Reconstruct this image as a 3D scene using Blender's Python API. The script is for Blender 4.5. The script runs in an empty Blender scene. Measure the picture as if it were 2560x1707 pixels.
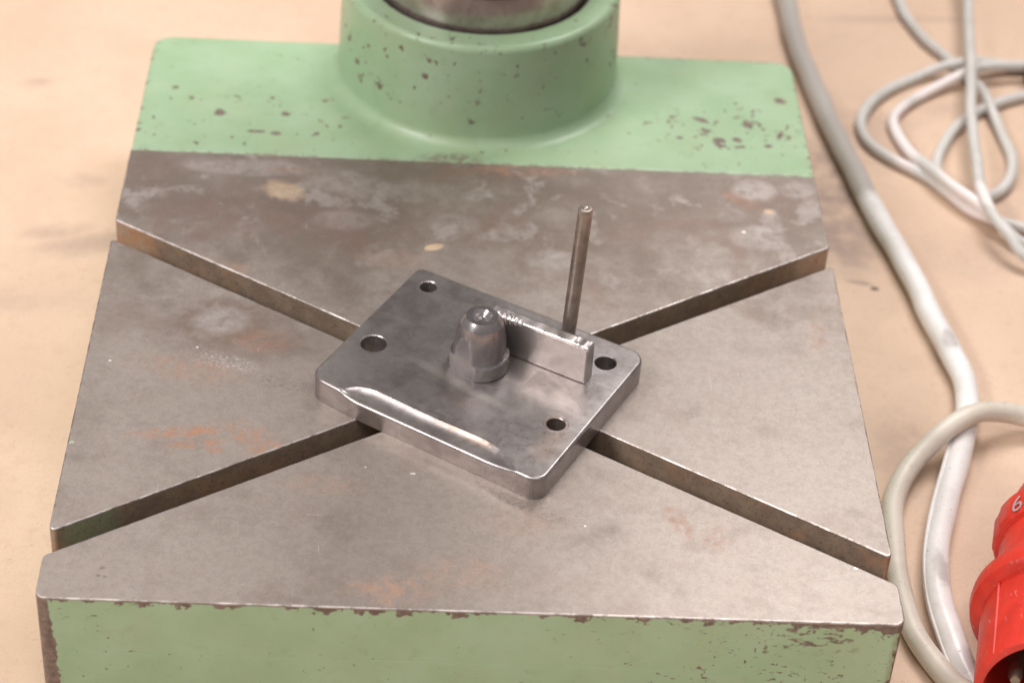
import bpy, bmesh, math, random
from mathutils import Matrix, Vector
random.seed(7)
S = 0.001            # everything below is written in millimetres
scene = bpy.context.scene
COL = scene.collection

# ------------------------------------------------------------------ camera
cam_d = bpy.data.cameras.new('camera'); cam = bpy.data.objects.new('camera', cam_d); COL.objects.link(cam)
R = [[0.99834, -0.037059, -0.0441345], [-0.011202, 0.6264337, -0.779394], [0.0565306, 0.7785932, 0.62497748]]
M = Matrix([[R[i][0], R[i][1], R[i][2], (125.643, -543.353, 555.052)[i]*S] for i in range(3)] + [[0, 0, 0, 1]])
cam.matrix_world = M
cam_d.sensor_width = 36; cam_d.lens = 78.97; cam_d.clip_start = 0.01; cam_d.clip_end = 50
cam_d.dof.use_dof = True; cam_d.dof.focus_distance = 0.832; cam_d.dof.aperture_fstop = 8.5
cam_d.dof.aperture_blades = 7
scene.camera = cam
scene.view_settings.view_transform = 'Standard'
scene.view_settings.look = 'None'
scene.view_settings.exposure = 0.08
scene.view_settings.gamma = 1.0

# ------------------------------------------------------------------ light of the workshop: dim room, ceiling lamps
world = bpy.data.worlds.new('World'); scene.world = world; world.use_nodes = True
bg = world.node_tree.nodes['Background']; bg.inputs[0].default_value = (1.0, 0.94, 0.93, 1); bg.inputs[1].default_value = 0.25
def area(name, loc, target, sx, sy, power, col):
    l = bpy.data.lights.new(name, 'AREA'); l.shape = 'RECTANGLE'; l.size = sx; l.size_y = sy; l.energy = power; l.color = col
    o = bpy.data.objects.new(name, l); COL.objects.link(o); o.location = loc
    o.rotation_euler = (Vector(target)-Vector(loc)).to_track_quat('-Z', 'Y').to_euler()
    return o
area('ceiling_lamp', (0.55, 1.15, 1.75), (0.15, 0.15, 0), 1.3, 0.45, 34, (1, 0.96, 0.94))
area('ceiling_lamp', (-1.15, -0.62, 1.35), (0.15, 0.15, 0), 0.7, 0.4, 24, (1, 0.96, 0.94))
area('ceiling_lamp', (-0.62, 0.02, 1.9), (0.15, 0.12, 0), 0.55, 0.4, 9, (1, 0.96, 0.94))
area('ceiling_lamp', (0.15, -0.85, 1.95), (0.15, 0.1, 0), 1.6, 0.22, 15, (1, 0.97, 0.95))

# ------------------------------------------------------------------ node helper
class N:
    def __init__(s, name):
        s.m = bpy.data.materials.new(name); s.m.use_nodes = True; s.t = s.m.node_tree
        s.b = s.t.nodes['Principled BSDF']; s.P = None
    def n(s, ty, **k):
        x = s.t.nodes.new(ty)
        for a, b in k.items(): setattr(x, a, b)
        return x
    def put(s, sock, v):
        if isinstance(v, bpy.types.NodeSocket): s.t.links.new(v, sock)
        elif isinstance(v, (tuple, list)):
            sock.default_value = tuple(v) + ((1,) if len(v) == 3 and len(sock.default_value) == 4 else ())
        else: sock.default_value = v
    def math(s, op, a, b=0.0, c=0.0, clamp=False):
        x = s.n('ShaderNodeMath', operation=op, use_clamp=clamp)
        s.put(x.inputs[0], a); s.put(x.inputs[1], b); s.put(x.inputs[2], c); return x.outputs[0]
    def vm(s, op, a, b=(0, 0, 0)):
        x = s.n('ShaderNodeVectorMath', operation=op); s.put(x.inputs[0], a); s.put(x.inputs[1], b)
        return x.outputs[0] if op not in ('LENGTH', 'DOT_PRODUCT') else x.outputs[1]
    def pos(s, obj=False):      # position in millimetres
        if s.P is None:
            src = s.n('ShaderNodeTexCoord').outputs['Object'] if obj else s.n('ShaderNodeNewGeometry').outputs['Position']
            s.P = s.vm('MULTIPLY', src, (1000, 1000, 1000))
            x = s.n('ShaderNodeSeparateXYZ'); s.put(x.inputs[0], s.P); s.x, s.y, s.z = x.outputs
        return s.P
    def noise(s, size, detail=3, rough=0.55, vec=None, stretch=None, dist=0.0, off=0):
        v = vec or s.P
        if stretch:
            mp = s.n('ShaderNodeMapping'); s.put(mp.inputs[0], v)
            mp.inputs['Rotation'].default_value = (0, 0, math.radians(stretch[1])); mp.inputs['Scale'].default_value = stretch[0]
            v = mp.outputs[0]
        if off: v = s.vm('ADD', v, (off, off*1.7, off*0.6))
        x = s.n('ShaderNodeTexNoise'); s.put(x.inputs['Vector'], v); x.inputs['Scale'].default_value = 1.0/size
        x.inputs['Detail'].default_value = detail; x.inputs['Roughness'].default_value = rough; x.inputs['Distortion'].default_value = dist
        return x.outputs[0]
    def step(s, v, lo, hi, a=0.0, b=1.0):
        x = s.n('ShaderNodeMapRange', interpolation_type='SMOOTHSTEP'); s.put(x.inputs[0], v); s.put(x.inputs[1], lo); s.put(x.inputs[2], hi)
        s.put(x.inputs[3], a); s.put(x.inputs[4], b); return x.outputs[0]
    def mix(s, f, a, b):
        x = s.n('ShaderNodeMix', data_type='RGBA'); s.put(x.inputs[0], f); s.put(x.inputs[6], a); s.put(x.inputs[7], b); return x.outputs[2]
    def spotd(s, cx, cy, rx, ry, rot=0, warp=0.0, wn=None):
        c, d = math.cos(math.radians(rot)), math.sin(math.radians(rot))
        dx = s.math('SUBTRACT', s.x, cx); dy = s.math('SUBTRACT', s.y, cy)
        a = s.math('ADD', s.math('MULTIPLY', dx, c/rx), s.math('MULTIPLY', dy, d/rx))
        b = s.math('ADD', s.math('MULTIPLY', dx, -d/ry), s.math('MULTIPLY', dy, c/ry))
        r = s.math('SQRT', s.math('ADD', s.math('MULTIPLY', a, a), s.math('MULTIPLY', b, b)))
        if warp: r = s.math('ADD', r, s.math('MULTIPLY', s.math('SUBTRACT', wn, 0.5), warp))
        return r
    def spot(s, cx, cy, rx, ry, rot=0, soft=0.4, warp=0.0, wn=None):
        return s.step(s.spotd(cx, cy, rx, ry, rot, warp, wn), 1-soft, 1+soft, 1.0, 0.0)
    def ring(s, cx, cy, rx, ry, rot=0, w=0.18, warp=0.3, wn=None):
        r = s.spotd(cx, cy, rx, ry, rot, warp, wn)
        return s.step(s.math('ABSOLUTE', s.math('SUBTRACT', r, 1.0)), 0.0, w*2, 1.0, 0.0)
    def mul(s, *a):
        r = a[0]
        for b in a[1:]: r = s.math('MULTIPLY', r, b)
        return r
    def add(s, *a):
        r = a[0]
        for b in a[1:]: r = s.math('ADD', r, b)
        return r
    def mx(s, *a):
        r = a[0]
        for b in a[1:]: r = s.math('MAXIMUM', r, b)
        return r
    def bump(s, h, dist, strength=1.0, normal=None):
        x = s.n('ShaderNodeBump'); s.put(x.inputs['Height'], h); x.inputs['Distance'].default_value = dist*S; x.inputs['Strength'].default_value = strength
        if normal: s.put(x.inputs['Normal'], normal)
        return x.outputs[0]
    def bevel(s, r):
        x = s.n('ShaderNodeBevel', samples=4); x.inputs['Radius'].default_value = r*S; return x.outputs[0]
    def out(s, col, rough=0.5, metal=0.0, normal=None, **k):
        s.put(s.b.inputs['Base Color'], col); s.put(s.b.inputs['Roughness'], rough); s.put(s.b.inputs['Metallic'], metal)
        if normal: s.put(s.b.inputs['Normal'], normal)
        for a, b in k.items(): s.put(s.b.inputs[a.replace('_', ' ')], b)
        return s.m

# ------------------------------------------------------------------ materials
def steel_table():
    m = N('steel_table'); m.pos()
    w = m.noise(14, 4, 0.6); w2 = m.noise(5, 4, 0.65, off=31)
    big = m.noise(60, 5, 0.62, dist=0.15); mid = m.noise(19, 7, 0.68, off=50, dist=0.2); fine = m.noise(1.1, 3, 0.7, off=9)
    back = m.step(m.y, 120, 250)                                    # more tarnish towards the column, as on the real table
    left = m.step(m.x, 150, 20)
    # tarnish
    t = m.add(m.mul(m.math('SUBTRACT', big, 0.5), 1.2), m.mul(m.math('SUBTRACT', mid, 0.5), 1.3), m.mul(back, 0.42), m.mul(left, 0.05))
    tar = m.step(t, -0.05, 0.62)
    col = m.mix(tar, (0.352, 0.300, 0.266), (0.205, 0.163, 0.136))
    br = None
    for cx, cy, rx, ry, st in [(50, 152, 24, 17, .5), (62, 232, 48, 13, .75), (112, 222, 26, 16, .55), (155, 222, 40, 12, .5), (232, 230, 34, 12, .3), (60, 141, 26, 10, .55), (292, 245, 12, 16, .5), (150, 262, 30, 7, .5), (12, 258, 12, 12, .6), (262, 245, 24, 6, .4), (190, 250, 22, 8, .35)]:
        q = m.mul(m.spot(cx, cy, rx, ry, 0, .5, 1.5, w), st); br = q if br is None else m.mx(br, q)
    col = m.mix(m.mul(br, m.step(w2, .2, .6, .55, 1.0)), col, (0.185, 0.128, 0.103))
    # pale re-exposed patches
    pale = m.mul(m.step(m.noise(24, 7, 0.66, off=77, dist=.25), 0.53, 0.62), m.add(m.mul(back, 0.55), 0.12))
    col = m.mix(pale, col, (0.43, 0.385, 0.36))
    # reddish brown clouds
    rb = m.mul(m.step(m.noise(34, 6, 0.66, off=120, dist=.2), 0.52, 0.66), m.add(m.mul(back, 0.68), 0.16))
    col = m.mix(rb, col, (0.235, 0.155, 0.125))
    # marks left by round things that stood on the table
    rings = [(50, 154, 14, 11.5, 0.28, 1.0), (141, 225, 17, 13, 0.3, 0.55), (181, 203, 14, 11, .3, .6), (272, 259, 12, 10, 0.3, 0.8), (270, 226, 15, 12, .3, .45),
             (76, 240, 20, 16, 0.25, 0.7), (218, 226, 20, 14, .3, .35), (6.5, 232, 6, 5.5, 0.16, 0.7), (100, 212, 22, 15, .3, .45), (28, 250, 20, 9, .3, .4), (294, 250, 10, 9, .3, .5)]
    rm = None
    for cx, cy, rx, ry, wd, st in rings:
        q = m.mul(m.ring(cx, cy, rx, ry, 0, wd, 0.7, w), st); rm = q if rm is None else m.mx(rm, q)
    col = m.mix(m.mul(rm, m.step(w2, .3, .65)), col, (0.20, 0.145, 0.115))
    ins = None
    for cx, cy, rx, ry, st in [(50, 155, 10, 8, .75), (272, 260, 9.5, 7.5, .8), (181, 204, 9, 7, .55), (141, 226, 11, 8, .4), (270, 226, 12, 8, .45), (6.5, 232, 4, 4, .3), (52, 262, 28, 6, .55), (90, 255, 12, 8, .5), (290, 262, 8, 6, .5),
                               (95, 226, 12, 7, .4), (105, 250, 14, 7, .45), (115, 185, 14, 7, .35)]:
        q = m.mul(m.spot(cx, cy, rx, ry, 0, .3, .8, w), st); ins = q if ins is None else m.mx(ins, q)
    col = m.mix(m.mul(ins, m.step(w2, .25, .6)), col, (0.44, 0.395, 0.37))
    # rust: orange brown films
    r1 = None
    for cx, cy, rx, ry, rot, st in [(42, 88, 16, 3.0, 8, .95), (48, 82, 12, 2.2, 10, .8), (66, 88, 10, 6, -25, .65), (72, 80, 7, 3, 20, .7), (54, 79, 3, 2, 0, .9), (121, 9, 13, 6, 0, .6), (144, 18, 16, 7, 0, .3),
                                     (224, 48, 3.2, 9, 25, .5), (66, 144, 12, 7, 0, .4), (266, 252, 4, 10, 50, .55), (36, 195, 9, 3.5, -20, .75), (50, 190, 9, 4, -20, .5), (118, 200, 12, 6, 0, .25),
                                     (95, 62, 12, 5, 0, .3), (165, 45, 14, 6, 0, .22), (288, 160, 4, 10, 0, .3), (238, 40, 6, 6, 0, .3), (40, 125, 20, 7, -10, .38), (170, 268, 20, 4, 0, .55), (70, 262, 12, 2, 0, .3)]:
        q = m.mul(m.spot(cx, cy, rx, ry, rot, .5, 1.6, w2), st); r1 = q if r1 is None else m.mx(r1, q)
    r1 = m.mul(r1, m.step(m.noise(3.5, 5, .7, off=3), .36, .60))
    col = m.mix(m.mul(r1, .75), col, (0.46, 0.20, 0.095))
    # dried brown smear, yellowish
    ys = m.mx(m.mul(m.spot(68, 246, 9, 6, -25, .35, 1.2, w2), .6), m.mul(m.spot(133, 209.5, 4.0, 2.2, 25, .18, .7, w2), .9), m.mul(m.spot(277, 244.4, 2.2, 1.8, 0, .3, .6, w2), .8))
    col = m.mix(ys, col, (0.62, 0.45, 0.29))
    # small dark pits and nicks
    pit = m.step(m.noise(1.6, 2, .5, off=200), .75, .79)
    pit = m.mx(pit, m.spot(21.2, 15.6, .9, .7, 0, .3), m.spot(20.2, 11.8, .9, .6, 0, .4), m.spot(22.5, 11.4, .7, .5, 0, .4), m.mul(m.spot(85, 116, 16, 3.5, -14, .6, 2.0, w2), m.step(m.noise(1.9, 5, .7), .45, .66), .8),
               m.mul(m.spot(170, 53, 16, 3.0, -29, .5, 1.6, w2), m.step(m.noise(1.7, 5, .7), .45, .66), .8))
    col = m.mix(m.mul(pit, .55), col, (0.16, 0.125, 0.105))
    # pale scuff and tiny bright chips
    sc = m.mul(m.spot(53, 130, 13, 4.5, -18, .5, 1.6, w2), m.step(m.noise(1.1, 5, .8, off=15), .50, .66), .8)
    chips = m.step(m.noise(1.25, 1, .4, off=300), .835, .85)
    for cx, cy, rx, ry in [(127.5, 69.3, 1.1, .45), (264.4, 228.9, .9, .8), (9.5, 128, .6, .5), (42, 138, .5, .5), (286, 27.5, .8, .6), (190, 44.5, .4, .4), (110, 72, .5, .3)]:
        chips = m.mx(chips, m.spot(cx, cy, rx, ry, 0, .15))
    sc = m.mx(m.mul(sc, .8), chips)
    col = m.mix(sc, col, (0.85, 0.80, 0.77))
    gf = m.mx(m.spot(1.5, 80, 1.1, .7, 20, .2, .5, w2), 0.0)
    col = m.mix(gf, col, (0.45, 0.62, 0.38))
    # hair scratches
    s1 = m.step(m.noise(1.0, 2, .5, stretch=((1.6, .05, 1), 25)), .72, .78)
    s2 = m.step(m.noise(1.0, 2, .5, stretch=((.05, 1.9, 1), -12), off=44), .73, .79)
    scr = m.mul(m.mx(s1, s2), m.step(m.noise(18, 2, .5, off=66), .46, .60))
    col = m.mix(m.mul(scr, .5), col, (0.75, 0.70, 0.66))
    gr = m.noise(.7, 4, .8, off=401); gr2 = m.noise(2.6, 6, .75, off=431)
    col = m.mix(m.step(gr2, .42, .62, .0, .26), col, (0.19, 0.155, 0.135))
    col = m.mix(m.step(gr, .45, .7, .0, .30), col, (0.17, 0.14, 0.12))
    col = m.mix(m.step(gr, .45, .28, .0, .30), col, (0.50, 0.45, 0.42))
    dp = m.step(m.noise(.9, 2, .5, off=271), .735, .77)
    col = m.mix(m.mul(dp, m.step(m.noise(30, 3, .6, off=5), .45, .6), .6), col, (0.10, 0.08, 0.07))
    rough = m.add(m.mul(tar, .06), .45, m.mul(r1, .25), m.mul(m.math('SUBTRACT', fine, .5), .12))
    h = m.add(m.mul(fine, .02), m.mul(mid, .08), m.mul(pit, -.12), m.mul(scr, -.02), m.mul(w2, .03))
    return m.out(col, rough, m.math('SUBTRACT', .46, m.mul(m.mx(r1, ys, m.mul(rm, .5)), .4)), m.bump(h, 1.0, .55, m.bevel(.5)))

def slot_steel():
    m = N('slot_steel'); m.pos()
    w = m.noise(8, 6, .72); w2 = m.noise(1.6, 5, .72, off=12)
    col = m.mix(m.step(w, .35, .7), (0.32, 0.24, 0.18), (0.44, 0.335, 0.245))
    ends = m.mx(m.step(m.math('ABSOLUTE', m.math('SUBTRACT', m.x, 150)), 60, 150), m.mul(m.step(m.y, 120, 60), .9))
    rust = m.mul(m.step(m.noise(11, 5, .65, off=41), .46, .70), ends, .85)
    col = m.mix(rust, col, (0.40, 0.20, 0.09))
    g = m.mul(m.spot(13, 41, 11, 5, 32, .4, 1.0, w2), m.step(w2, .36, .52))
    col = m.mix(m.mul(g, .8), col, (0.36, 0.47, 0.30))
    col = m.mix(m.step(m.z, -7, -15, 0, .5), col, (0.10, 0.08, 0.065))    # darker towards the slot floor
    dk = m.step(w2, .54, .68); col = m.mix(m.mul(dk, .6), col, (0.09, 0.07, 0.06))
    return m.out(col, m.add(.48, m.mul(rust, .25)), m.math('SUBTRACT', .45, m.mul(rust, .3)), m.bump(m.add(w2, w), .25, .5))

def paint():
    m = N('green_paint'); m.pos()
    w = m.noise(30, 4, .55); w2 = m.noise(3.2, 5, .65, off=11); w5 = m.noise(2.3, 5, .75, off=217); e1 = m.noise(4.5, 5, .62, off=70)
    front = m.mul(m.step(m.y, 6, 4), 1.0)
    deck = m.step(m.y, 268, 271)
    col = m.mix(m.step(w, .3, .7), (0.292, 0.42, 0.252), (0.342, 0.468, 0.308))
    # yellowed dirt film on the front's left, greyed on the right
    col = m.mix(m.mul(m.step(m.noise(24, 4, .6, off=19), .45, .68), .35), col, (0.35, 0.43, 0.25))
    col = m.mix(m.mul(m.step(m.noise(7, 4, .65, off=90), .55, .72), .22), col, (0.22, 0.27, 0.14))
    # --- chips
    sm = m.noise(1.9, 3, .6, off=5, stretch=((.55, 1, 1.3), 0)); sm2 = m.noise(2.2, 4, .65, off=25, stretch=((1.3, 1, .7), 0))
    dens = m.mx(m.step(m.x, 140, 300), m.mul(m.step(m.x, 60, 0), .4))
    dn = m.mul(dens, m.step(m.noise(17, 2, .5, off=61), .34, .62))
    cf = m.mul(m.step(m.add(sm, m.mul(dn, .105)), .705, .735), front)
    cf2 = m.mul(m.step(m.add(sm2, m.mul(dn, .09)), .705, .73), front)
    clus = m.mul(m.spot(271, 0, 13, 99, 0, .4), m.step(m.z, -18, -10), m.step(sm, .55, .60), front)
    # bare edge under the machined rim and at both corners
    zz = m.math('MULTIPLY', m.z, -1.0)
    edge = m.step(m.math('SUBTRACT', zz, m.add(.7, m.mul(m.step(e1, .47, .68), 3.2), m.mul(m.spot(276, 0, 12, 99, 0, .5), 3.5, e1), m.mul(m.step(m.x, 284, 297), 9, e1))), -.1, .25, 1, 0)
    edge = m.mul(edge, m.step(m.y, 268, 266))
    cl = m.step(m.math('SUBTRACT', m.x, m.add(2.4, m.mul(e1, 4.4), m.mul(zz, .045))), -.2, .3, 1, 0)
    cr = m.step(m.math('SUBTRACT', m.math('SUBTRACT', 300, m.x), m.add(.8, m.mul(m.step(e1, .4, .7), 3.5))), -.2, .3, 1, 0)
    corner = m.mul(m.mx(cl, cr), m.step(m.y, 8, 7))
    # back deck
    bm = m.noise(4.2, 4, .6, off=150)
    cs = m.mul(m.mx(m.spot(262, 308, 34, 24, 0, .5), m.mul(m.spot(45, 300, 55, 30, 0, .6), .35)), deck)
    dk = m.mul(m.step(m.add(bm, m.mul(cs, .10)), .69, .715), deck)
    for a in [(253, 315, 3.4, 1.8, -25), (259, 299, 2.6, 2.0, 20), (274, 313, 2.2, 3.4, 10), (288, 305, 1.2, 3.0, -20), (242, 300, 1.4, 1.2, 0), (36, 305, 2.2, 2.6, 0), (14, 324, 1.6, 1.3, 20),
              (53, 291, 4, 1.1, 0), (62, 290, 2.2, 1.3, 0), (65, 306, 2, 1.6, 0), (22, 316, 1.2, 1.4, 0), (80, 291, 1.3, 1.1, 0), (82, 318, 1.2, 1.2, 0), (291, 334, 2.6, 2.0, -30), (268, 300, 2.6, 1.6, -30), (282, 296, 2.0, 1.4, 0)]:
        dk = m.mx(dk, m.mul(m.spot(*a, .3, 2.6, w5), deck))
    chz = None
    # collar chips (by height too)
    col_m = m.mul(m.step(m.z, 8, 12), deck)
    cc = m.mul(m.step(m.noise(5.0, 3, .6, off=410), .625, .65), m.step(m.noise(24, 2, .5, off=7), .42, .50), col_m)
    rr = m.spotd(151, 350.5, 51.2, 51.2, 0, .075, e1)
    bore = m.mul(m.step(rr, 1.0, .99), m.step(m.z, 40, 42), deck, .85)
    line = m.mul(m.step(m.noise(4, 4, .7, off=33), .45, .62), m.step(m.y, 275, 273.4), deck)
    dirt = m.mul(m.spot(140, 275, 14, 5, 0, .5, 1.5, w2), m.step(w2, .42, .55), m.step(m.z, 5, 3))
    deckedge = m.mul(m.step(m.noise(3, 4, .6, off=88), .56, .66), m.step(m.math('ABSOLUTE', m.math('SUBTRACT', m.x, 150)), 146.5, 149), deck)
    rearedge = m.mul(m.step(m.noise(4, 4, .6, off=98), .52, .62), m.step(m.y, 365.5, 367.5), m.step(m.z, 4, 2), m.step(m.x, 200, 215))
    chip = m.mx(m.mul(cf, .95), cf2, clus, edge, corner, dk, cc, m.mul(line, .6), m.mul(dirt, .8), bore, deckedge, rearedge)
    primer = m.mix(m.step(w2, .4, .65), (0.135, 0.095, 0.075), (0.23, 0.165, 0.135))
    # thin hairline scratches on the front
    hs = m.step(m.noise(1.0, 2, .5, stretch=((1.8, 1, .07), 0), off=14), .755, .79)
    hs2 = m.step(m.noise(1.0, 1, .5, stretch=((.035, 1, 2.2), 0), off=64), .76, .80)
    sc = m.mul(m.mx(hs, hs2), m.step(m.noise(14, 2, .5, off=81), .48, .6), front)
    col = m.mix(m.mul(sc, .45), col, (0.22, 0.26, 0.15))
    scuff = m.mul(m.step(m.noise(2.6, 4, .6, off=510, stretch=((1.3, 1, 1), 0)), .66, .72), front)
    col = m.mix(m.mul(scuff, .35), col, (0.46, 0.40, 0.33))
    col = m.mix(chip, col, primer)
    h = m.add(m.mul(chip, -.28), m.mul(w2, .05), m.mul(m.noise(9, 3, .5), .3), m.mul(sc, -.05))
    return m.out(col, m.mix(chip, (.36, .36, .36), (.6, .6, .6)), 0.0, m.bump(h, 1.0, .6, m.bevel(.5)))

def fixture_steel(name, base, rough, dark=(0.26, 0.235, 0.225), rad=.9, turned=False, rusty=0.0):
    m = N(name); m.pos(obj=True)
    w = m.noise(13, 4, .6, dist=.6); w2 = m.noise(2.4, 4, .65, off=21); fine = m.noise(.55, 3, .7, off=3)
    col = m.mix(m.step(w, .35, .72), base, dark)
    if rusty:
        sp = m.mul(m.step(m.noise(5, 5, .65, off=64), .56, .70), rusty)
        col = m.mix(sp, col, (0.42, 0.25, 0.16))
    if name == 'plate_steel':
        w3 = m.noise(4, 4, .65, off=9)
        b = m.mx(m.mul(m.spot(-8, -24, 24, 7, -4, .6, 1.0, w3), .55), m.mul(m.spot(30, -30, 8, 16, 0, .6, 1.0, w3), .35), m.mul(m.spot(-25, 5, 14, 20, 0, .6, 1, w3), .3))
        col = m.mix(m.mul(b, .8), col, (0.27, 0.245, 0.26))
        r = m.mx(m.mul(m.spot(17, -36, 12, 1.6, -2, .5, 1.0, w2), m.step(w3, .35, .6), .55), m.mul(m.spot(40.7, -12.7, 5, 5, 0, .2, .8, w2), .3), m.mul(m.spot(44, -24, 4, 9, 0, .5, 1.2, w2), .3), m.mul(m.spot(2, -20, 8, 4, 0, .5, 1, w2), .2))
        col = m.mix(r, col, (0.36, 0.235, 0.16))
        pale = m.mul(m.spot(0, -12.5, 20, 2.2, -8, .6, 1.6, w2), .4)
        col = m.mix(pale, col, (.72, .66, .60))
        nk = m.mul(m.spot(34, -42, 16, 6, 0, .5, .8, w2), m.step(m.noise(1.0, 4, .7), .52, .6), m.step(m.z, 8, 6))
        col = m.mix(m.mul(nk, .5), col, (.22, .19, .17))
    if name == 'rubbed_edge': col = m.mix(m.step(m.noise(9, 5, .75, off=55), .44, .60), col, (0.27, 0.225, 0.20))
    st = m.noise(1.0, 2, .5, stretch=((.035, 2.2, 1), 8)); st2 = m.noise(1.0, 2, .5, stretch=((2.0, .03, 1), 33), off=70)
    scr = m.mul(m.mx(m.step(st, .63, .73), m.step(st2, .66, .75)), m.step(m.noise(9, 2, .5, off=13), .40, .58))
    col = m.mix(m.mul(scr, .3), col, (0.80, 0.75, 0.72))
    ro = m.add(rough, m.mul(m.math('SUBTRACT', w2, .5), .22), m.mul(m.math('SUBTRACT', fine, .5), .15))
    h = m.add(m.mul(fine, .006), m.mul(w2, .012), m.mul(w, .09), m.mul(scr, -.006))
    if turned:
        h = m.add(m.mul(fine, .004), m.mul(w2, .006), m.mul(m.noise(1.0, 2, .5, stretch=((.02, .02, 3.0), 0)), .02))
    return m.out(col, ro, .85, m.bump(h, 1.0 if rad else .35, .6, m.bevel(rad) if rad else None))

def board():
    m = N('pressed_board'); m.pos()
    w = m.noise(90, 4, .55, dist=.5); md = m.noise(18, 5, .62, off=8); f = m.noise(1.6, 4, .7, off=15); w2 = m.noise(9, 5, .65, off=25)
    col = m.mix(m.step(w, .32, .7), (0.655, 0.475, 0.35), (0.585, 0.415, 0.30))
    col = m.mix(m.step(md, .45, .72, 0, .35), col, (0.60, 0.43, 0.315))
    col = m.mix(m.step(f, .48, .72, 0, .22), col, (0.47, 0.31, 0.20))
    fb = m.mx(m.step(m.noise(1.0, 3, .6, stretch=((.5, 2.4, 1), 20)), .60, .72), m.step(m.noise(1.0, 3, .6, stretch=((2.2, .45, 1), 8), off=30), .60, .72))
    col = m.mix(m.mul(fb, .28), col, (0.42, 0.27, 0.17))
    fb2 = m.step(m.noise(1.0, 3, .6, stretch=((1.9, .6, 1), -40), off=60), .62, .74); col = m.mix(m.mul(fb2, .35), col, (0.82, 0.66, 0.52))
    col = m.mix(m.step(m.noise(7, 6, .72, off=99), .50, .66, 0, .28), col, (0.50, 0.335, 0.225))
    fl = m.mul(m.step(m.noise(1.3, 2, .5, off=45), .67, .74), m.step(m.noise(25, 2, .5, off=3), .33, .55))
    col = m.mix(m.mul(fl, .55), col, (0.27, 0.16, 0.09))
    # smudges and darker patches of the board
    sm = None
    for cx, cy, rx, ry, rot, st in [(325, 349, 13, 34, 0, .85), (326, 312, 15, 25, 0, .8), (-19, 284, 26, 8, 15, .42), (-38, 292, 14, 6, 10, .38), (-33, 333, 9, 5, 0, .40), (-67, 416, 7, 4, 20, .45), (333, 160, 14, 22, 0, .42), (322, 373, 10, 16, 0, .4),
                                    (395, 300, 30, 18, 0, .25), (400, 430, 30, 14, 0, .22), (355, 405, 26, 30, 0, .28), (430, 340, 26, 30, 0, .25), (-50, 240, 30, 8, 0, .2), (370, 110, 12, 40, 0, .2), (380, 515, 40, 3, 4, .3)]:
        q = m.mul(m.spot(cx, cy, rx, ry, rot, .75, 1.1, w2), st); sm = q if sm is None else m.mx(sm, q)
    col = m.mix(m.mul(sm, m.step(md, .2, .6)), col, (0.24, 0.165, 0.145))
    dt = m.mx(m.spot(336, 272, 2.0, 1.4, 0, .4), m.mul(m.spot(330, 276, 6, 1.6, -10, .5, 1, w2), .4))
    col = m.mix(m.mul(dt, .9), col, (0.06, 0.04, 0.045))
    h = m.add(m.mul(f, .12), m.mul(md, .15))
    return m.out(col, .62, 0, m.bump(h, 1.0, .5))

def rubber(name, c1, c2, dirt, rough=.42):
    m = N(name); m.pos()
    w = m.noise(22, 4, .6); w2 = m.noise(3, 5, .7, off=9)
    col = m.mix(m.step(w, .35, .7), c1, c2)
    col = m.mix(m.mul(m.step(m.noise(6, 5, .7, off=5), .58, .72), .5), col, dirt)
    col = m.mix(m.mul(m.step(w2, .64, .70), .7), col, (0.12, 0.11, 0.10))
    if name == 'highlit_rubber':
        col = m.mix(m.step(m.add(m.y, m.mul(w2, 14)), 336, 346), col, (0.43, 0.395, 0.36))  # painted highlight: sheath bright white nearer the front, greyer behind
        col = m.mix(m.mul(m.mx(m.spot(361, 224, 3, 7, 0, .4, 1.2, w2), m.spot(334, 80, 3, 9, 0, .5, 1.5, w2)), .55), col, (0.30, 0.27, 0.25))
    if name == 'grey_rubber':
        pw = m.mx(m.spot(368, 395, 8, 30, -8, .3), m.spot(390, 441, 18, 7, 35, .3), m.spot(392, 333, 5, 26, 32, .3))
        col = m.mix(pw, col, (0.80, 0.72, 0.70))
    col = m.mix(m.mul(m.step(m.noise(1.0, 3, .6, stretch=((1.6, .25, 1), 10)), .60, .74), .35), col, dirt)
    return m.out(col, rough, 0, m.bump(m.add(m.mul(w2, .15), m.mul(w, .3)), .6, .5))

def plain(name, col, rough, metal=0.0, var=.15, nscale=4, rad=.4):
    m = N(name); m.pos()
    w = m.noise(nscale, 4, .65)
    c = m.mix(m.step(w, .35, .7), col, tuple(x*(1-var*2) for x in col))
    return m.out(c, m.add(rough, m.mul(m.math('SUBTRACT', w, .5), .2)), metal, m.bump(w, .1, .5, m.bevel(rad)))

def red_plastic():
    m = N('red_plastic'); m.pos()
    w = m.noise(12, 4, .6); w2 = m.noise(2.0, 4, .65, off=5)
    col = m.mix(m.step(w, .35, .7), (0.62, 0.038, 0.022), (0.50, 0.028, 0.018))
    sc = m.mul(m.mx(m.step(m.noise(1.0, 2, .5, stretch=((1.2, .08, 1), 12)), .62, .74), m.step(m.noise(1.0, 3, .6, stretch=((.12, 1.2, 1), 12), off=4), .63, .74)), m.step(m.noise(10, 2, .5, off=8), .46, .62))
    col = m.mix(m.mul(sc, .35), col, (0.70, 0.42, 0.38))
    col = m.mix(m.mul(m.step(w2, .68, .72), .5), col, (0.22, 0.04, 0.03))
    return m.out(col, m.add(.34, m.mul(w2, .15)), 0, m.bump(m.add(m.mul(w2, .3), m.mul(sc, .5)), .15, .4, m.bevel(.4)))

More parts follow.
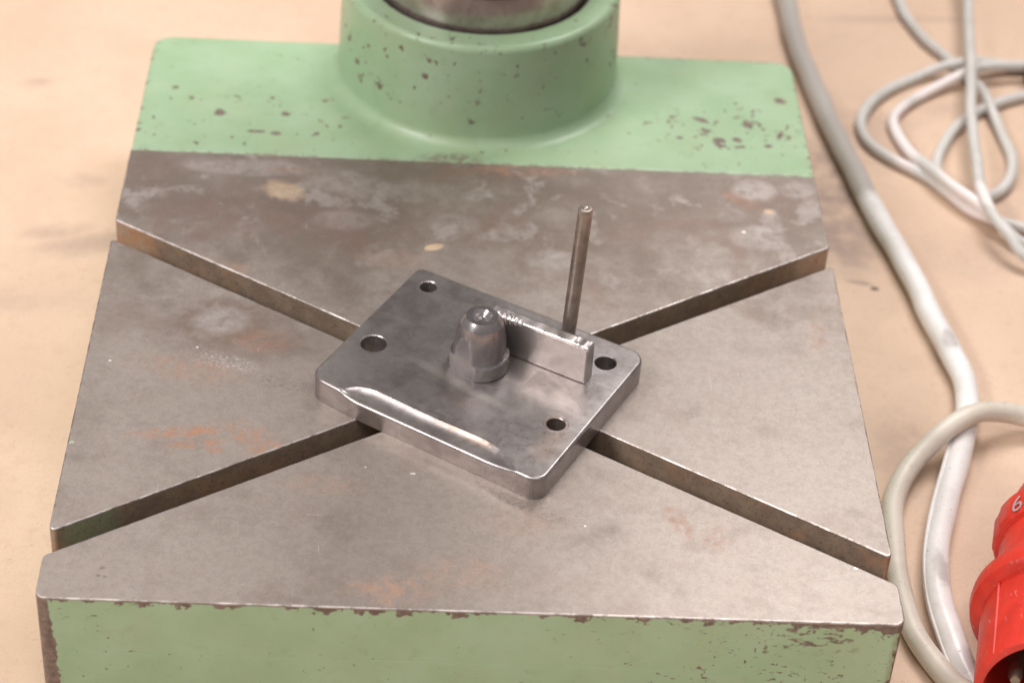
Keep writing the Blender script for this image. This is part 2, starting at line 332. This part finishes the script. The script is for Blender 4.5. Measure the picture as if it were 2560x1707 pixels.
M_STEEL = steel_table(); M_SLOT = slot_steel(); M_PAINT = paint()
M_PLATE = fixture_steel('plate_steel', (0.43, 0.39, 0.378), .32, (0.29, 0.258, 0.25), .25)
M_NUT = fixture_steel('turned_steel', (0.44, 0.41, 0.41), .22, (0.30, 0.275, 0.275), 0, True)
M_BAR = fixture_steel('bar_steel', (0.44, 0.40, 0.385), .42, (0.36, 0.325, 0.31), 0)
M_ROD = fixture_steel('rod_steel', (0.40, 0.345, 0.30), .38, (0.22, 0.18, 0.15), .3, False, .4)
M_COLUMN = fixture_steel('column_steel', (0.50, 0.44, 0.42), .22, (0.33, 0.27, 0.25), .3)
M_BOARD = board()
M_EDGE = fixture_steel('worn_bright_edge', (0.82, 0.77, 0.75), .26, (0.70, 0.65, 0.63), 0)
M_RIM = fixture_steel('rubbed_edge', (0.62, 0.565, 0.54), .42, (0.42, 0.37, 0.345), 0)
M_CABLE_W = rubber('highlit_rubber', (0.82, 0.79, 0.78), (0.72, 0.68, 0.66), (0.42, 0.37, 0.33), .3)
M_CABLE_C = rubber('cream_rubber', (0.66, 0.60, 0.52), (0.58, 0.52, 0.44), (0.36, 0.32, 0.22), .42)
M_CABLE_T = rubber('grey_rubber', (0.60, 0.58, 0.55), (0.53, 0.505, 0.47), (0.36, 0.32, 0.28), .45)
M_RED = red_plastic()
M_BLACK = plain('black_plastic', (0.018, 0.014, 0.012), .45)
M_PIN = plain('pin_metal', (0.30, 0.25, 0.20), .4, .8, .2)
M_CARRIER = plain('dark_insert', (0.10, 0.075, 0.06), .55)
M_SCRAPE = plain('grey_scrape', (0.50, 0.33, 0.33), .6)
M_DKSTEEL = plain('dark_steel', (0.06, 0.05, 0.045), .4, .6)

# ------------------------------------------------------------------ mesh helpers
def link(name, me, mats, parent=None, angle=35, wn=False):
    for mt in (mats if isinstance(mats, (list, tuple)) else [mats]): me.materials.append(mt)
    for p in me.polygons: p.use_smooth = len(p.vertices) < 5
    me.set_sharp_from_angle(angle=math.radians(angle))
    o = bpy.data.objects.new(name, me); COL.objects.link(o); o.parent = parent
    if wn:
        w = o.modifiers.new('weighted_normal', 'WEIGHTED_NORMAL'); w.keep_sharp = True; w.weight = 100
    return o
def mesh(name, verts, faces):
    me = bpy.data.meshes.new(name); me.from_pydata([tuple(c*S for c in v) for v in verts], [], faces)
    me.validate(); me.update(); return me
def fixn(me):
    b = bmesh.new(); b.from_mesh(me); bmesh.ops.recalc_face_normals(b, faces=b.faces); b.to_mesh(me); b.free(); return me
def thing(name, label, cat, loc=(0, 0, 0), rz=0.0, group=None):
    o = bpy.data.objects.new(name, None); COL.objects.link(o); o.empty_display_size = .02
    o.location = tuple(c*S for c in loc); o.rotation_euler = (0, 0, rz); tag(o, label, cat, group); return o
def tag(o, label, cat, group=None):
    o['label'] = label; o['category'] = cat
    if group: o['group'] = group
def round_poly(pts, radii, seg=5):
    out = []
    n = len(pts)
    for i in range(n):
        p = Vector(pts[i]); a = Vector(pts[i-1]); b = Vector(pts[(i+1) % n]); r = radii[i]
        if r <= 0: out.append(tuple(p)); continue
        d1 = (a-p).normalized(); d2 = (b-p).normalized(); ang = d1.angle(d2); t = r/math.tan(ang/2)
        c = p + (d1+d2).normalized()*(r/math.sin(ang/2))
        s, e = p+d1*t-c, p+d2*t-c
        a0 = math.atan2(s.y, s.x); a1 = math.atan2(e.y, e.x); da = (a1-a0+math.pi) % (2*math.pi)-math.pi
        for k in range(seg+1):
            q = a0+da*k/seg; out.append((c.x+r*math.cos(q), c.y+r*math.sin(q)))
    return out
def inset(poly, d):
    n = len(poly); out = []
    for i in range(n):
        p = Vector(poly[i]); a = (p-Vector(poly[i-1])); b = (Vector(poly[(i+1) % n])-p)
        if a.length < 1e-6: a = b
        if b.length < 1e-6: b = a
        na = Vector((-a.y, a.x)).normalized(); nb = Vector((-b.y, b.x)).normalized(); m = (na+nb)
        m = m/max(m.length_squared/2, .3) if m.length > 1e-6 else na
        out.append(tuple(p+m*d))
    return out
def prism(poly, z0, z1, bev=.8, seg=3, bottom=True, wav=None):
    """poly counter-clockwise; top edge rounded by bev"""
    rings = [(poly, z0), (poly, z1-bev)]
    for k in range(1, seg+1):
        q = math.pi/2*k/seg; rings.append((inset(poly, bev*(1-math.cos(q))), z1-bev+bev*math.sin(q)))
    n = len(poly); V = []; F = []
    for pl, z in rings: V += [(x, y, z) for x, y in pl]
    for r in range(len(rings)-1):
        for i in range(n):
            j = (i+1) % n; F.append((r*n+i, r*n+j, (r+1)*n+j, (r+1)*n+i))
    F.append(tuple((len(rings)-1)*n+i for i in range(n)))
    if bottom: F.append(tuple(reversed(range(n))))
    return V, F
def lathe(prof, seg=96, cx=0, cy=0, fn=None, close=False):
    V = []; F = []; n = len(prof)
    for i in range(seg):
        a = 2*math.pi*i/seg
        for r, z in prof:
            if fn: r, z = fn(a, r, z)
            V.append((cx+r*math.cos(a), cy+r*math.sin(a), z))
    for i in range(seg):
        j = (i+1) % seg
        for k in range(n-1 if not close else n):
            l = (k+1) % n; F.append((i*n+k, j*n+k, j*n+l, i*n+l))
    return V, F
def tube(pts, r, seg=14, step=2.5, flat=1.0):
    P = [Vector(p) for p in pts]; Q = []
    for i in range(len(P)-1):
        p0 = P[i-1] if i else P[0]*2-P[1]; p1 = P[i]; p2 = P[i+1]; p3 = P[i+2] if i+2 < len(P) else P[-1]*2-P[-2]
        n = max(2, int((p2-p1).length/step))
        for k in range(n):
            t = k/n
            def kn(a, b): return max((b-a).length**.5, 1e-3)
            t0 = 0; t1 = kn(p0, p1); t2 = t1+kn(p1, p2); t3 = t2+kn(p2, p3); tt = t1+(t2-t1)*t
            A1 = p0*((t1-tt)/(t1-t0))+p1*((tt-t0)/(t1-t0)); A2 = p1*((t2-tt)/(t2-t1))+p2*((tt-t1)/(t2-t1)); A3 = p2*((t3-tt)/(t3-t2))+p3*((tt-t2)/(t3-t2))
            B1 = A1*((t2-tt)/(t2-t0))+A2*((tt-t0)/(t2-t0)); B2 = A2*((t3-tt)/(t3-t1))+A3*((tt-t1)/(t3-t1))
            Q.append(B1*((t2-tt)/(t2-t1))+B2*((tt-t1)/(t2-t1)))
    Q.append(P[-1]); V = []; F = []
    for i, q in enumerate(Q):
        d = (Q[min(i+1, len(Q)-1)]-Q[max(i-1, 0)]).normalized(); s = d.cross(Vector((0, 0, 1))).normalized(); u = s.cross(d)
        for k in range(seg):
            a = 2*math.pi*k/seg; V.append(tuple(q+s*(r*math.cos(a))+u*(r*math.sin(a)*flat)))
    for i in range(len(Q)-1):
        for k in range(seg):
            l = (k+1) % seg; F.append((i*seg+k, (i+1)*seg+k, (i+1)*seg+l, i*seg+l))
    F.append(tuple(range(seg))); F.append(tuple(reversed([(len(Q)-1)*seg+k for k in range(seg)])))
    return V, F
def boolean(base, cutters):
    """base, cutters: (V,F) in mm -> mesh"""
    o = bpy.data.objects.new('tmp', fixn(mesh('tmp', *base))); COL.objects.link(o); rm = [o]
    for c in cutters:
        q = bpy.data.objects.new('tmp', fixn(mesh('tmp', *c))); COL.objects.link(q); rm.append(q)
        md = o.modifiers.new('b', 'BOOLEAN'); md.object = q; md.operation = 'DIFFERENCE'; md.solver = 'EXACT'
    dg = bpy.context.evaluated_depsgraph_get(); me = bpy.data.meshes.new_from_object(o.evaluated_get(dg))
    for q in rm: bpy.data.objects.remove(q)
    return me

# ------------------------------------------------------------------ the floor board everything lies on
H = 60.0
fl = link('floor', mesh('floor', [(-700, -500, -H), (1100, -500, -H), (1100, 1500, -H), (-700, 1500, -H)], [(0, 1, 2, 3)]), M_BOARD)
fl['kind'] = 'structure'

# ------------------------------------------------------------------ machine base
base = thing('machine_base', 'heavy pale green machine base with a bare steel table cut by crossed diagonal slots', 'machine base', (150, 186, -H))
OFF = Vector((150, 186, -H))
def part(name, V, F, mats, parent=base, off=OFF, angle=35, wn=True):
    return link(name, mesh(name, [(v[0]-off.x, v[1]-off.y, v[2]-off.z) for v in V], F), mats, parent, angle, wn)
SD = -26.0      # slot floor
segs = [
    ('front', [(0, 0), (300, 0), (300, 19.8), (149.5, 113.7), (0, 20.8)], [4, 4, 3, 1.5, 3]),
    ('left', [(0, 32.2), (139.9, 119.8), (0, 207.1)], [2.0, 1.5, 1.2]),
    ('right', [(300, 33), (300, 207.2), (160.1, 120.3)], [1.5, 1.2, 1.5]),
    ('back', [(150.4, 126.3), (300, 220), (300, 272.5), (0, 272.5), (0, 220.1)], [1.5, 1.2, 0, 0, 1.2])]
for nm, pts, rad in segs:
    pl = round_poly(pts, rad, 4); V, F = prism(pl, SD, 0, .62, 3, False)
    o = part('table_segment', V, F, [M_STEEL, M_SLOT, M_PAINT, M_RIM])
    n = len(pl)
    for p in o.data.polygons:
        nz = p.normal.z; c = p.center; x = c.x/S+OFF.x; y = c.y/S+OFF.y
        if .2 < nz < .97: p.material_index = 3
        elif nz > .25: p.material_index = 0
        elif (min(x, 300-x) < 2.6 and (abs(p.normal.x) > .96 or y < 10)) or y < 2.6: p.material_index = 2 if abs(nz) < .3 else 0
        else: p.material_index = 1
    o['label'] = {'front': 'wide front segment of the steel table', 'left': 'triangular left segment of the steel table', 'right': 'triangular right segment of the steel table', 'back': 'back segment of the steel table, browned by old stains'}[nm]
# body below the slots
pl = round_poly([(0, 0), (300, 0), (300, 272.5), (0, 272.5)], [4, 4, 0, 0], 4)
n = len(pl); V = [(x, y, -H+.2) for x, y in pl]+[(x, y, SD) for x, y in pl]
F = [(i, (i+1) % n, n+(i+1) % n, n+i) for i in range(n)]+[tuple(n+i for i in range(n))]
o = part('base_body', V, F, [M_PAINT, M_SLOT]); o.data.polygons[-1].material_index = 1
# rear deck with the boss that carries the column
CX, CY = 151.0, 350.5
rc = round_poly([(300, 272.6), (300, 368.6), (250, 368.6)], [0, 9, 0], 6)
lc = round_poly([(50, 368.6), (0, 368.6), (0, 272.6)], [0, 9, 0], 6)
a0 = math.asin(18.1/67); arc = [(CX+67*math.cos(a), CY+67*math.sin(a)) for a in [a0+(math.pi-2*a0)*k/30 for k in range(31)]]
pl = rc[1:]+arc+lc[:-1]; pl = [(300, 272.6)]+[q for q in pl if q != (300, 272.6)]+[(0, 272.6)]
V, F = prism(pl, -H+.2, -.35, 1.6, 4, False)
part('rear_deck', V, F, M_PAINT)
# column socket (collar) with fillet
prof = [(49.6, 30), (49.6, 47.6), (50.4, 48.6), (51.5, 49.0), (59.6, 49.2)]
for k in range(1, 7):
    q = math.pi/2*k/6; prof.append((59.6+3.2*math.sin(q), 49.2-3.2*(1-math.cos(q))))
prof += [(63.2, 36), (63.8, 24), (64.2, 12)]
for k in range(1, 9):
    q = math.pi/2*k/8; prof.append((64.2+6.2*(1-math.cos(q)), 6.2-6.2*math.sin(q)-.3))
prof.append((71.0, -1.6))
def fnc(a, r, z):
    y = r*math.sin(a)
    if y > 15: r = min(r, 66.9)
    return (r, z)
V, F = lathe(prof, 160, CX, CY, fnc)
part('column_socket', V, F, M_PAINT)
V, F = lathe([(49.5, 30.5), (46, 30.5)], 96, CX, CY); part('socket_floor', V, F, M_DKSTEEL)
V, F = lathe([(48.4, 20), (48.4, 64.6), (47.6, 65.4)], 128, CX, CY); part('column', V, F, M_COLUMN)
V, F = lathe([(47.4, 65.2), (49.0, 65.2), (49.4, 65.8), (49.4, 96), (47, 97), (47, 520), (0.1, 520)], 128, CX, CY); part('column_sleeve', V, F, M_DKSTEEL)

# unseen head parts, added to shade the collar and dim the table's reflections
V, F = prism(round_poly([(86, 48), (216, 48), (226, 440), (76, 440)], [45, 45, 30, 30], 8), 300, 440, 8, 4, True)
part('added_drill_head', V, F, M_PAINT)
V, F = lathe([(.01, 236), (9, 236), (14, 246), (22, 250), (26, 270), (26, 301)], 64, CX, 121); part('added_spindle', V, F, M_DKSTEEL)

# ------------------------------------------------------------------ fixture on the table
A = math.radians(-29.7)
fx = thing('steel_fixture', 'small bare steel plate on the slot crossing with conical stud, flat bar and upright rod', 'fixture', (150.9, 119.5, 0.05), A)
T = 10.2
front = [(-51.6+0, -38.7), (-30, -41.0), (0, -42.2), (25, -43.3), (51.4, -44.6)]
outl = [(-51.6, 42.7), (-51.6, -38.7), (-30, -41.0), (0, -42.2), (25, -43.3), (51.5, -44.6), (51.6, 42.7)]
pl = round_poly(outl, [3, 7, 0, 0, 0, 5.5, 7], 8)
# scoop ground along the front edge: vin = its inner boundary
vin = [(-40, -41.5), (-38.5, -40.6), (-37, -39), (-35.5, -37.0), (-33, -35.1), (-31, -34.0), (-28, -33.1), (-25, -32.8), (-15.6, -33.4), (-7, -34.0), (3, -34.5), (13, -34.6), (21, -34.8), (25, -35.2), (30, -36.5), (33.5, -38.2), (37, -40.4), (40, -42.6), (42.5, -44.4)]
def interp(u):
    for (a, b), (c, d) in zip(vin, vin[1:]):
        if a <= u <= c: return b+(d-b)*(u-a)/(c-a)
    return -60
def plate_mesh():
    dense = []
    n = len(pl)
    for i in range(n):                       # sample the outline finely along the front
        a = Vector(pl[i]); b = Vector(pl[(i+1) % n]); k = max(1, int((b-a).length/.6)) if a.y < -35 and b.y < -35 else 1
        for q in range(k): dense.append(tuple(a+(b-a)*q/k))
    n = len(dense); BV = 1.15; K = 16
    ins = inset(dense, BV); rings = []
    isf = [ -42 < x < 44.5 and y < -36 for x, y in dense]
    def dip(i):
        if not isf[i]: return 0
        u, v = ins[i]; w = max(0, interp(u)-v); return 1.9*min(1, w/6.5)**.75 if w > 0 else 0
    dp = [dip(i) for i in range(n)]
    for _ in range(2): dp = [(dp[i-1]+dp[i]*2+dp[(i+1) % n])/4 for i in range(n)]
    rings.append([(x, y, 0) for x, y in dense])
    rings.append([(x, y, T-BV-dp[i]) for i, (x, y) in enumerate(dense)])
    for k in range(1, 6):
        q = math.pi/2*k/5; rg = inset(dense, BV*(1-math.cos(q)))
        rings.append([(x, y, T-BV+BV*math.sin(q)-dp[i]) for i, (x, y) in enumerate(rg)])
    for k in range(1, K+1):
        t = k/K; R_ = []
        for i in range(n):
            u, v = ins[i]; vi = interp(u) if isf[i] else -99
            if vi > v: R_.append((u, v+(vi-v)*t, T-dp[i]*(1-t**2.4)))
            else: R_.append((u, v, T-dp[i]*(1-t)))
        rings.append(R_)
    V = []; F = []
    for rg in rings: V += rg
    for r_ in range(len(rings)-1):
        for i in range(n): F.append((r_*n+i, r_*n+(i+1) % n, (r_+1)*n+(i+1) % n, (r_+1)*n+i))
    F.append(tuple((len(rings)-1)*n+i for i in range(n))); F.append(tuple(reversed(range(n))))
    b = bmesh.new(); vs = [b.verts.new(v) for v in V]
    for f in F: b.faces.new([vs[i] for i in f])
    bmesh.ops.remove_doubles(b, verts=b.verts, dist=.002); bmesh.ops.dissolve_degenerate(b, edges=b.edges, dist=.001)
    b.verts.index_update(); V = [tuple(v.co) for v in b.verts]; F = [tuple(v.index for v in f.verts) for f in b.faces]; b.free()
    return V, F
def cyl(x, y, prof, seg=64):
    V, F = lathe(prof, seg, x, y); n = len(prof)
    F.append(tuple(i*n for i in range(seg))[::-1]); F.append(tuple(i*n+n-1 for i in range(seg))); return V, F
def hole(x, y, r, ch=.35): return cyl(x, y, [(r, -3), (r, T-ch), (r+ch, T), (r+ch, T+3)])
holes = [hole(-41.7, 33.2, 3.4), hole(-41.0, -9.3, 5.0), hole(39.9, 29.2, 4.1, .3), hole(40.8, -12.9, 3.5, .3)]
me = boolean(plate_mesh(), holes)
pm = link('plate', me, M_PLATE, fx, 28, True)
# faint engraved circle round the front right hole: shallow ring lip
V, F = lathe([(4.55, T+.01), (4.7, T+.10), (4.85, T+.01)], 64, 40.8, -12.9); link('hole_lip', mesh('lip', V, F), M_PLATE, pm)
# conical stud with a flat
nx, ny = -.5, 1.8
prof = [(0.01, T), (11.0, T), (11.0, T+.3), (11.5, T+.65), (11.5, T+6.4), (11.15, T+6.85), (10.2, T+6.85), (10.1, T+7.0), (10.0, T+10), (9.75, T+13), (9.35, T+16), (8.8, T+19), (8.2, T+21), (8.0, T+21.35), (6.05, T+23.75),
        (4.0, T+23.75), (3.8, T+23.5), (3.3, T+22.9), (2.5, T+22.45), (1.9, T+22.5), (1.6, T+22.15), (.01, T+21.9)]
ang = math.atan2(-.961, -.277)
def box(cx, cy, cz, sx, sy, sz, rz):
    V = []; c, s = math.cos(rz), math.sin(rz)
    for dz in (-1, 1):
        for dx, dy in ((-1, -1), (1, -1), (1, 1), (-1, 1)):
            x, y = dx*sx/2, dy*sy/2; V.append((cx+x*c-y*s, cy+x*s+y*c, cz+dz*sz/2))
    return V, [(3, 2, 1, 0), (4, 5, 6, 7), (0, 1, 5, 4), (1, 2, 6, 5), (2, 3, 7, 6), (3, 0, 4, 7)]
V, F = lathe(prof, 160)
cut = []
for dd in (0, math.pi):
    a = ang+dd; d = 9.1+10; cut.append(box(d*math.cos(a), d*math.sin(a), T+10, 20, 40, 60, a))
me = boolean((V, F), cut)
nut = link('conical_stud', me, M_NUT, fx, 13); nut.location = (nx*S, ny*S, 0)
# flat bar: loft along u, front top edge chipped and rippled
def bar():
    V = []; F = []; us = [-3.4+k*.3 for k in range(int(42.6/.3)+1)]; us[-1] = 39.2
    for u in us:
        c = .85+.06*math.sin(u*.8)+.03*math.sin(u*3.3+1)
        zt = 27.4+.05*math.sin(u*.9)
        dip = 0
        if -1.0 < u < 11.5:
            e = min(1, (u+1)/2.5)*min(1, (11.5-u)/6); c += 2.3*e*abs(math.sin((u+1)*math.pi/2.05))**.7
        if u > 31:
            e = min(1, (u-31)/2)
            dip = .9*e*(math.sin((u-31)*.55))**2; c += .45*e*(.5+.5*math.sin(u*1.5))
        endr = max(0, .6-(39.2-u)) if u > 38.6 else max(0, .6-(u+3.4))
        zt -= endr*.7; f = 13.3+endr*.3; b = 19.0-endr*.3
        ring = [(f+.45, T-.1), (f+.45, T+.3), (f, T+.6), (f, zt-c*1.0-.2), (f+c*.25, zt-c*.45), (f+c*.75, zt-c*.12), (f+c+.35, zt-dip*.5), (16.3, zt-dip), (b-1.4, zt-dip*.6), (b-.5, zt-.35), (b, zt-1.0), (b, T-.1)]
        V += [(u, v, z) for v, z in ring]
    n = 12
    for i in range(len(us)-1):
        for k in range(n-1): F.append((i*n+k, (i+1)*n+k, (i+1)*n+k+1, i*n+k+1))
    F.append(tuple(range(n))); F.append(tuple(reversed([(len(us)-1)*n+k for k in range(n)])))
    return V, F
V, F = bar(); fb = mesh('flat_bar', V, F); o = link('flat_bar', fb, [M_BAR, M_EDGE], fx, 20, True)
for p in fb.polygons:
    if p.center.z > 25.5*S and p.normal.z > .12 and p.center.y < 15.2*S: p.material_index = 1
# upright rod
prof = [(2.8, 0)]+[(2.8+.03*math.sin(k*2.1), k*69/24) for k in range(1, 24)]+[(2.8, 69.3), (2.4, 70.1), (1.3, 70.2), (.8, 69.7), (.01, 69.6)]
V, F = lathe(prof, 40)
rod = link('upright_rod', mesh('rod', V, F), M_ROD, fx); rod.location = (24.2*S, 25.7*S, (T-1.2)*S); rod.rotation_euler = (-.0192, .0337, 0)

# ------------------------------------------------------------------ cables on the floor
def cable(name, pts, r, mat, label, z0=None):
    z0 = -H+r+.2 if z0 is None else z0
    V, F = tube([(p[0], p[1], z0+(p[2] if len(p) > 2 else 0)) for p in pts], r, 18)
    for i in range(0, len(V), 18):       # the sheath is never quite round or quite straight
        k = i/18*2.5; c = sum((Vector(v) for v in V[i:i+18]), Vector())/18
        w = .022*math.sin(k*.071+r)+.016*math.sin(k*.19+2*r); dx = .22*math.sin(k*.083+r*3)+.14*math.sin(k*.21)
        for q in range(i, min(i+18, len(V))): V[q] = tuple(c+(Vector(V[q])-c)*(1+w)+Vector((dx, dx*.4, 0)))
    o = link(name, mesh(name, V, F), mat); tag(o, label, 'cable'); return o
c1 = [(318, 640), (319, 580), (321.0, 522), (321.4, 485), (324.5, 449), (329.5, 408), (335.5, 368), (341.0, 334), (346.8, 306), (353.0, 273), (358.0, 242), (362.2, 219), (364.2, 200), (362.7, 182), (357.4, 162.4), (350.6, 143), (343, 121.6), (337.6, 103.6), (333.8, 86.2), (332.1, 64.7), (333.3, 46.4), (336.8, 24.8), (344, 0), (354, -40), (360, -90)]
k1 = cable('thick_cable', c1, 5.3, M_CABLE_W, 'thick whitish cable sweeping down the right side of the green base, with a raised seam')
sp = []
cc = [q for q in c1 if -50 < q[1] < 172]
for k, q in enumerate(cc):
    p0 = Vector(cc[max(k-1, 0)]); p1 = Vector(cc[min(k+1, len(cc)-1)]); d = (p1-p0).normalized(); nn = Vector((d.y, -d.x))
    if nn.x > 0: nn = -nn
    sp.append((q[0]+nn.x*4.75, q[1]+nn.y*4.75, -H+5.5+3.0*(1-k/len(cc))))
V, F = tube(sp, .8, 8)
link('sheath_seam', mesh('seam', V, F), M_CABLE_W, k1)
c2 = [(440, 150), (412, 169, 2), (386, 175.3, 4), (375.5, 173.8, 7), (363, 169.0, 10.4), (355, 164.0, 10.4), (346, 157.3, 8), (337.0, 148.7, 4), (328.4, 137.2, 1), (322.8, 123.9), (320, 108.9), (318.5, 93.4), (318, 78.4), (318.4, 63.7), (321, 46.8), (325.2, 34.9), (330.3, 24, 1.2), (340, 6, 8), (352, -12, 11), (372, -40, 7), (390, -80)]
cable('cream_cable', c2, 4.4, M_CABLE_C, 'cream coloured cable curving in a broad arc over the whitish one beside the base corner')
a_ = [(384, 600), (384, 560), (384.2, 531.7), (386.3, 512.9), (392.7, 491.1), (402.1, 472.0), (408.7, 454.9), (413.9, 436.4, 3), (417.5, 409.9), (419.0, 381.1), (415.0, 362.1), (407.5, 350.1), (398.6, 344.3), (388.2, 345.0, -.0), (380.9, 353.6), (379.3, 365.7), (382.5, 380.0), (390.9, 398.2), (401.7, 413.7), (415.8, 426.4, 0), (436.4, 438.1), (470, 446), (500, 452), (500, 468), (470, 469)]
c_ = [(441.6, 465.4), (429.3, 464.5, 2), (414.4, 460.6, 5.6), (398.1, 459.3, 3), (382.8, 452.0), (365.9, 438.6), (352.4, 421.5), (346.9, 404.6), (348.8, 388.6), (357.0, 376.6), (367.0, 366.4), (375.4, 357.8), (382.2, 347.0), (388.9, 335.4, 0), (397, 327.0, 1), (414.3, 320.5), (445, 314), (480, 308), (486, 300), (460, 297)]
d_ = [(411.4, 305.5, 1), (401.3, 318.5, 3.5), (391.6, 331.5, 5.8), (382.8, 344.5, 5.8), (374.5, 360.9, 5), (368.5, 379.0, 1), (364.1, 396.2), (364.0, 410.8), (371.0, 423.0), (384.0, 435.8), (403.0, 449.3, 3), (413.5, 453.8, 6.0), (441.1, 459.7, 5), (470, 462, 3), (520, 462), (540, 420), (540, 330), (500, 288), (450, 283)]
b_ = [(408.7, 292.0, 4), (401.3, 301.6, 9), (396.8, 314.0, 10), (394.7, 337.0, 10), (396.4, 362.0, 10), (400.5, 398.5, 10), (408.3, 449.0, 11.5), (415.0, 493.5, 11), (420.0, 531.9, 11), (424, 600, 11)]
cable('coiled_thin_cable', a_+c_+d_+b_, 2.75, M_CABLE_T, 'thin grey cable lying in loose overlapping loops at the upper right')

# ------------------------------------------------------------------ red plug, bottom right, lying on the floor
ax = Vector((353.6-370.6, -1.5-70.6, 0)).normalized(); org = Vector((375.2, 69.5, -H+33.6))     # at the gland nut, pointing to the mouth
plug = thing('red_plug', 'red round industrial power plug lying with its open mouth towards the bottom edge', 'plug', tuple(org))
plug.rotation_euler = Vector(ax).to_track_quat('X', 'Z').to_euler()
def rev(prof, seg=72, fn=None):      # lathe about local X; prof = (x, r)
    V = []; F = []; n = len(prof)
    for i in range(seg):
        a = 2*math.pi*i/seg
        for x, r in prof:
            if fn: r = fn(a, x, r)
            V.append((x, r*math.cos(a), r*math.sin(a)))
    for i in range(seg):
        j = (i+1) % seg
        for k in range(n-1): F.append((i*n+k, i*n+k+1, j*n+k+1, j*n+k))
    return V, F
def rp(name, prof, mat, seg=72, fn=None, parent=None, ang=35):
    V, F = rev(prof, seg, fn); return link(name, mesh(name, V, F), mat, parent or plug, ang)
rp('cable_gland', [(-62, 7), (-61, 9), (-50, 11), (-30, 17), (-13, 23.0), (-9, 24.3)], M_RED)
rp('gland_nut', [(-12, 23.0), (-9.5, 25.6), (-8, 26), (2.5, 26.2), (4, 25.6), (4.6, 23.5)], M_RED, 96, lambda a, x, r: r*(1+(.018 if (a*12/math.pi) % 2 < 1 and -9 < x < 4 else 0)))
rp('neck', [(4, 24.0), (12, 24.3), (24, 25.5), (31, 26.5)], M_RED)
rp('flange', [(30, 25.8), (31, 31.0), (32.5, 32.6), (36, 33.2), (39.5, 32.8), (41, 31.3), (41.6, 28)], M_RED, 96)
rp('barrel', [(40, 28.6), (46, 28.9), (78, 29.3), (79.2, 29.0), (79.6, 28.4), (79.6, 26.4), (79.0, 26.0), (74, 25.8), (36, 25.0)], M_RED, 96)
rp('contact_carrier', [(40, 25.6), (44, 25.4), (44, 0.01)], M_CARRIER)
for k in range(5):
    a = math.radians(90+72*k+20)
    pr = rp('contact_pin', [(44, 2.6 if k else 3.4), (72, 2.6 if k else 3.4), (74, 1.8), (74, .01)], M_PIN, 24)
    pr.location = (0, 15*math.cos(a)*S, 15*math.sin(a)*S)
for k in range(8):      # moulded grip ribs along the neck and a seam on the barrel
    a = math.radians(200+k*20); V, F = box(17, 24.6*math.cos(a), 24.6*math.sin(a), 20, 1.2, 1.2, 0)
    link('grip_rib', mesh('rib', V, F), M_RED, plug)
V, F = box(60, 29.1*math.cos(math.radians(150)), 29.1*math.sin(math.radians(150)), 37, .8, .8, 0); link('mould_seam', mesh('seam', V, F), M_RED, plug)
# keyway ridge inside the mouth
V, F = box(62, 8.0, 23.5, 30, 7, 4, 0); link('key_rib', mesh('rib', V, F), M_CARRIER, plug)
# scraped grey mark, reads like a six
cu = bpy.data.curves.new('mark', 'FONT'); cu.body = '6'; cu.size = 11.5*S; cu.extrude = .1*S; cu.align_x = 'CENTER'; cu.align_y = 'CENTER'
tmp = bpy.data.objects.new('tmp', cu); COL.objects.link(tmp); dg = bpy.context.evaluated_depsgraph_get()
me = bpy.data.meshes.new_from_object(tmp.evaluated_get(dg)); bpy.data.objects.remove(tmp)
mk = link('marking', me, M_SCRAPE, plug)
mk['label'] = 'grey figure on the red plug'
pp = math.radians(-52)     # angle round the axis from the top
mk.matrix_local = Matrix.Rotation(math.radians(-pp*57.3), 4, 'X') @ Matrix.Translation((-.5*S, 0, 26.6*S)) @ Matrix.Rotation(math.radians(90), 4, 'Z')

# ------------------------------------------------------------------ black connector at the right edge
bk = thing('black_connector', 'small black connector just entering the frame at the right edge among the thin cables', 'connector', (450, 455, -H))
V, F = lathe([(0.01, .2), (9, .2), (10, 1.5), (10, 14), (8.5, 16), (.01, 16.5)], 40); link('housing', mesh('housing', V, F), M_BLACK, bk)
V, F = tube([(8, 0, 8), (20, 1, 8), (40, 4, 6)], 2.8, 14); link('lead', mesh('lead', V, F), M_BLACK, bk)
